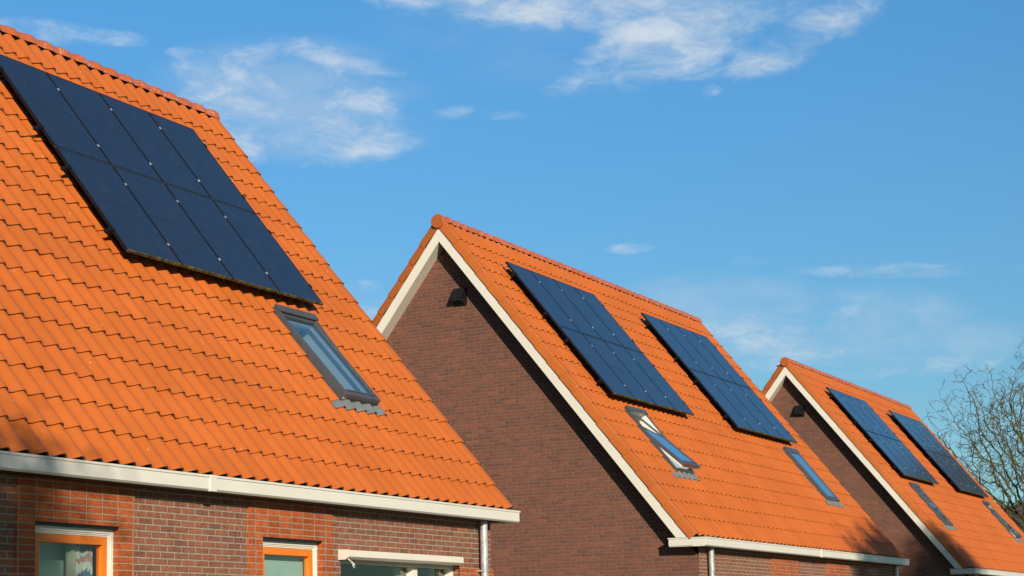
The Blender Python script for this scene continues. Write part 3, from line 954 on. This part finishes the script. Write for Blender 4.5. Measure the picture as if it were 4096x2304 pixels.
def leafy_tree(name, target, dist, rad, seed, label, n_leaf, lobes=9):
    """broad crowned street tree; its crown stands dist metres up the sun's path from target"""
    g = random.Random(seed)
    c = Vector(target) + Vector((-1, -1.03, .48)) * dist
    root = empty(name, (c.x, c.y, 0), label, 'tree', 'leafy trees across the street')
    tr, lf = MB(), MB(); h0 = c.z * .45
    tr.tube([Vector((0, 0, -.1)), Vector((.12, .05, h0 * .5)), Vector((0, .1, h0))], [.24, .2, .17], 9)
    cen = [Vector((g.uniform(-1, 1) * rad[0], g.uniform(-1, 1) * rad[1], c.z + g.uniform(-1, 1) * rad[2])) for _ in range(lobes)] + [Vector((0, 0, c.z))]
    for q in cen:
        m = Vector((q.x * .35, q.y * .35, h0 + (q.z - h0) * .5))
        tr.tube([Vector((0, .1, h0 * .96)), m, q], [.085, .06, .02], 6)
        for w in range(7):
            e = q + Vector((g.gauss(0, .45), g.gauss(0, .45), g.gauss(0, .4))); tr.tube([q + (m - q) * .2, (q + e) / 2 + Vector((0, 0, .08)), e], [.018, .012, .006], 4)
    for i in range(n_leaf):
        q = g.choice(cen) + Vector((g.gauss(0, .36), g.gauss(0, .36), g.gauss(0, .30)))
        a = Vector((g.gauss(0, 1), g.gauss(0, 1), g.gauss(0, 1))).normalized(); k = a.orthogonal().normalized(); s = g.uniform(.05, .10)
        lf.add([q - a * s, q + k * s * .6, q + a * s, q - k * s * .6], [(0, 1, 2, 3)], 0, False, g.random())
    tr.build('trunk', M['bark'], root); lf.build('crown', M['leaf'], root)
    return root


bare_tree((70.5, 13.2, 0), (-.2, .1, 8.3), (3.25, 3.5, 3.2), 5200, 5, 'bare spreading tree with mossy twigs beyond the farthest roof', step=.17, r0=.0080)
bare_tree((80.0, 12.1, 0), (0, .1, 12.2), (3.2, 3.1, 2.9), 1300, 9, 'taller bare tree whose upper twigs reach in at the right edge')
leafy_tree('leafy_tree', (10.75, 10.4, 2.30), 15, (1.35, .8, .75), 21, 'leafy tree across the street shading the left end of the nearest gutter', 2600)
leafy_tree('leafy_tree', (40.3, 10.9, 2.65), 20, (1.6, .9, .95), 22, 'leafy tree across the street shading the far eaves of the middle house', 5600, 12)
leafy_tree('leafy_tree', (49.0, 11.4, 3.0), 24, (1.0, .9, 1.0), 23, 'leafy tree across the street shading the near verge of the farthest house', 5000)

# ------------------------------------------------------------------ dark roofed house far right
def dark_house():
    root = empty('dark_roofed_house', (100, 18, 0), 'low house with a dark tiled roof behind the bare tree', 'house')
    b = MB(); b.box(-5, 5, -9, 9, 0, 3.0); b.build('wall', M['brick_side'], root)
    m, t, bs, oc = new_mat('dark old tiles')
    x, y, z = t.sep(oc)
    k = t.math('FRACT', t.math('DIVIDE', z, .27))
    wn = t.n('ShaderNodeTexWhiteNoise', noise_dimensions='2D')
    t.link(t.xyz(t.math('FLOOR', t.math('DIVIDE', z, .27)), t.math('FLOOR', t.math('DIVIDE', y, .3)), 0.0), wn.inputs['Vector'])
    g = t.rng(wn.outputs['Value'], 0, 1, .7, 1.35)
    c = t.mix(1.0, t.ramp(t.noise(oc, 3, 5), [(.3, (0.035, 0.028, 0.024)), (.7, (0.075, 0.060, 0.048))]), t.xyz(g, g, g), 'MULTIPLY')
    t.put(bs.inputs['Base Color'], c); bs.inputs['Roughness'].default_value = .9
    t.put(bs.inputs['Normal'], t.bump(k, .8, .05))
    r = MB()
    for sg in (1, -1):
        n = 19
        for i in range(n):
            f0, f1 = i / n, (i + 1) / n
            x0, x1 = -sg * 5.5 * (1 - f0), -sg * 5.5 * (1 - f1)
            z0, z1 = 2.8 + 5.3 * f0, 2.8 + 5.3 * f1
            r.quad((x0, -9.4, z0 + .05), (x0, 9.4, z0 + .05), (x1, 9.4, z1), (x1, -9.4, z1)); r.quad((x0, -9.4, z0), (x0, 9.4, z0), (x0, 9.4, z0 + .05), (x0, -9.4, z0 + .05))
    for y in (-9.3, 9.3): r.add([(-5, y, 2.9), (5, y, 2.9), (0, y, 8.0)], [(0, 1, 2)])
    roof = r.build('roof', m, root)
    c = MB(); c.box(-.2, .2, 2.9, 3.3, 7.6, 8.30); c.box(-.24, .24, 2.86, 3.34, 8.30, 8.36); c.build('chimney', M['soffit'], roof)
    gch = random.Random(3); ms = MB()
    for i in range(900):
        q = Vector((gch.gauss(0, .12), gch.uniform(-9.3, 9.3), 8.10 + abs(gch.gauss(0, .10)))); a = Vector((gch.gauss(0, 1), gch.gauss(0, 1), gch.gauss(0, 1))).normalized(); c2 = a.orthogonal().normalized(); s = .09
        ms.add([q - a * s, q + c2 * s, q + a * s, q - c2 * s], [(0, 1, 2, 3)], 0, False, gch.random())
    ms.build('ridge_moss', M['leaf'], roof)
    return root


dark_house()


# ------------------------------------------------------------------ ground
def ground_mat():
    m, t, b, oc = new_mat('lawn and paving')
    k = t.noise(oc, .35, 6, .6)
    t.put(b.inputs['Base Color'], t.ramp(k, [(.3, (.05, .07, .025)), (.6, (.085, .11, .035)), (.8, (.12, .115, .06))])); b.inputs['Roughness'].default_value = .95
    return m


g = MB(); g.quad((-1500, -1500, 0), (1500, -1500, 0), (1500, 1500, 0), (-1500, 1500, 0))
g.build('ground', ground_mat(), kind='structure')
pv = MB(); pv.quad((-60, -1.5, .004), (110, -1.5, .004), (110, 6.5, .004), (-60, 6.5, .004))
pv.build('road', simple('grey paving', (.20, .185, .165), .9, 0, .15, 3, .3), kind='structure')

# ------------------------------------------------------------------ light and sky
SUN_DIR = Vector((1.0, 1.03, -0.48)).normalized()
EL = math.asin(-SUN_DIR.z)
AZ = math.atan2(-SUN_DIR.x, -SUN_DIR.y)
sd = bpy.data.lights.new('sun', 'SUN'); sd.energy = 4.9; sd.angle = R(.53); sd.color = (1.0, .89, .735)
so = bpy.data.objects.new('sun', sd); COL.objects.link(so); so.location = (-30, -30, 40)
so.rotation_euler = SUN_DIR.to_track_quat('-Z', 'Y').to_euler()

W = bpy.data.worlds.new('World'); S.world = W; W.use_nodes = True
t = NT(W.node_tree); bg = W.node_tree.nodes['Background']
sk = t.n('ShaderNodeTexSky'); sk.sky_type = 'NISHITA'; sk.sun_disc = False; sk.sun_elevation = EL; sk.sun_rotation = AZ % (2 * math.pi)
sk.altitude = 0; sk.air_density = 1.0; sk.dust_density = .3; sk.ozone_density = 2.0
d = t.n('ShaderNodeTexCoord').outputs['Generated']
x, y, z = t.sep(d)
el = t.math('MULTIPLY', t.math('ARCSINE', z), 180 / math.pi)
az = t.math('MULTIPLY', t.math('ARCTAN2', y, x), 180 / math.pi)
tint = t.mix(t.rng(el, 7, 20, 0, 1, False), (.52, .83, .98), (.53, 1.12, 1.43))
sunward = t.math('ABSOLUTE', t.math('SUBTRACT', t.math('MODULO', t.math('ADD', az, 674.0), 360.0), 180.0))   # degrees from the sun's bearing
dim = t.rng(sunward, 45, 150, .42, 1.0)  # sky lowered toward the sun, added to deepen shade on the walls
sky = t.mix(1.0, t.mix(1.0, sk.outputs[0], tint, 'MULTIPLY'), t.xyz(dim, dim, dim), 'MULTIPLY')
# clouds: fractal noise over the dome, thicker inside a few banks
vec = t.xyz(t.math('MULTIPLY', az, .30), t.math('MULTIPLY', el, .62), 0.0)
warp = t.noise(vec, 1.1, 3)
vec2 = t.xyz(t.math('ADD', t.math('MULTIPLY', az, .30), t.math('MULTIPLY', warp, .8)), t.math('ADD', t.math('MULTIPLY', el, .62), t.math('MULTIPLY', warp, .5)), 3.7)
n1 = t.noise(vec2, 1.25, 9, .62)
n2 = t.noise(vec2, 5.5, 6, .6)
BANKS = [  # azimuth, elevation, half widths, slope, weight
    (33.4, 17.3, 5.0, 1.6, .03, 1.0), (32.6, 15.8, 4.6, 1.25, -.05, .95), (36.6, 17.2, 2.8, .9, .10, .6), (28.4, 16.4, 4.2, .28, .02, .47),
    (24.0, 20.2, 7.0, 1.6, .02, 1.05), (20.0, 18.7, 4.2, 1.4, -.15, 1.0), (16.6, 18.2, 2.9, .95, -.30, .95), (21.8, 17.4, 3.6, .75, -.12, .75), (27.0, 20.2, 4.2, 1.0, 0, .9),
    (31.3, 11.0, 1.1, .40, 0, .72), (18.7, 11.45, .9, .26, .03, .80), (30.8, 10.2, 1.0, .35, 0, .65), (22.4, 12.0, .9, .2, 0, .65), (19.7, 16.75, .5, .25, 0, .6),
    (18.0, 9.1, 5.6, 1.3, .02, .80), (13.0, 10.8, 4.5, .30, .06, .70), (21.5, 10.0, 2.6, .7, .05, .70), (14.5, 8.2, 4.0, .8, 0, .6),
    (41.2, 18.8, 2.0, .5, .04, .70), (39.4, 18.7, 1.6, .35, .04, .66), (36.8, 18.3, .7, .25, 0, .55), (38.3, 12.5, 2.5, .5, 0, .3)]
acc = 0.0
for (a0, e0, wa, we, sl, wt) in BANKS:
    da = t.math('SUBTRACT', az, a0)
    de = t.math('SUBTRACT', t.math('SUBTRACT', el, e0), t.math('MULTIPLY', da, sl))
    r2 = t.math('ADD', t.math('POWER', t.math('ABSOLUTE', t.math('DIVIDE', da, wa)), 2.0), t.math('POWER', t.math('ABSOLUTE', t.math('DIVIDE', de, we)), 2.0))
    bl = t.math('MULTIPLY', t.rng(r2, 0.0, 1.35, 1, 0), wt)
    acc = t.math('MAXIMUM', bl, acc) if not isinstance(acc, float) else bl
far = t.math('MULTIPLY', t.rng(t.noise(vec2, .5, 3), .5, .7), .5)
out = t.rng(t.math('ABSOLUTE', t.math('SUBTRACT', az, 26.0)), 17, 26)
acc = t.math('MAXIMUM', acc, t.math('MULTIPLY', far, out))
den = t.math('ADD', t.math('MULTIPLY', acc, .56), t.math('ADD', t.math('MULTIPLY', n1, 1.35), t.math('MULTIPLY', n2, .32)))
mask = t.rng(den, .97, 1.70, 0, .84)
mask = t.math('MULTIPLY', mask, t.rng(acc, 0.0, .18))
shade = t.rng(n1, .40, .70, 0, 1)
cloud = t.mix(shade, (4.6, 5.9, 7.3), (7.0, 7.6, 8.1))
veil = 0.0      # thin low haze of cloud
for (a0, e0, wa, we, wt) in [(16.0, 9.3, 3.6, 1.1, .50), (20.0, 10.2, 3.2, .9, .34), (13.5, 8.6, 3.0, .7, .30), (30.6, 10.3, 1.8, .6, .30), (22.5, 8.4, 4.0, 1.2, .3), (33.3, 17.2, 4.2, 1.5, .52), (32.4, 15.9, 3.6, .9, .40), (22.0, 19.6, 6.0, 1.1, .42), (23.0, 18.8, 7.0, 1.6, .14)]:
    r2 = t.math('ADD', t.math('POWER', t.math('ABSOLUTE', t.math('DIVIDE', t.math('SUBTRACT', az, a0), wa)), 2.0), t.math('POWER', t.math('ABSOLUTE', t.math('DIVIDE', t.math('SUBTRACT', el, e0), we)), 2.0))
    v1 = t.math('MULTIPLY', t.rng(r2, 0.0, 1.6, 1, 0), wt)
    veil = t.math('MAXIMUM', v1, veil) if not isinstance(veil, float) else v1
veil = t.math('MULTIPLY', veil, t.rng(t.noise(vec2, .9, 5), .34, .62, .15, 1.0))
mask = t.math('MAXIMUM', mask, veil)
mask = t.math('MULTIPLY', mask, t.rng(el, 1, 4))
t.link(t.mix(mask, sky, cloud), bg.inputs[0])
bg.inputs[1].default_value = 0.10

# ------------------------------------------------------------------ camera
cd = bpy.data.cameras.new('camera'); cam = bpy.data.objects.new('camera', cd); COL.objects.link(cam)
rt = Vector((0.4989629450483459, -0.8664727868266032, -0.016152063571603665)); up = Vector((-0.11937002802326765, -0.0871762604799427, 0.9890152152613515)); fw = Vector((0.8583628462826229, 0.4915538722232518, 0.1469286045122644))
mt = Matrix((rt, up, -fw)).transposed().to_4x4(); mt.translation = Vector((0, 0, CAMZ)); cam.matrix_world = mt
cd.sensor_width = 36; cd.lens = 7242.7696 / 4096 * 36
cd.shift_x = (2048 - 1607.6057) / 4096; cd.shift_y = (1471.8092 - 1152) / 4096
cd.clip_start = .1; cd.clip_end = 4000
S.camera = cam
S.view_settings.view_transform = 'Standard'; S.view_settings.look = 'None'; S.view_settings.exposure = 0.0; S.view_settings.gamma = 1
S.render.engine = 'CYCLES'
S.cycles.max_bounces = 8; S.cycles.transparent_max_bounces = 12
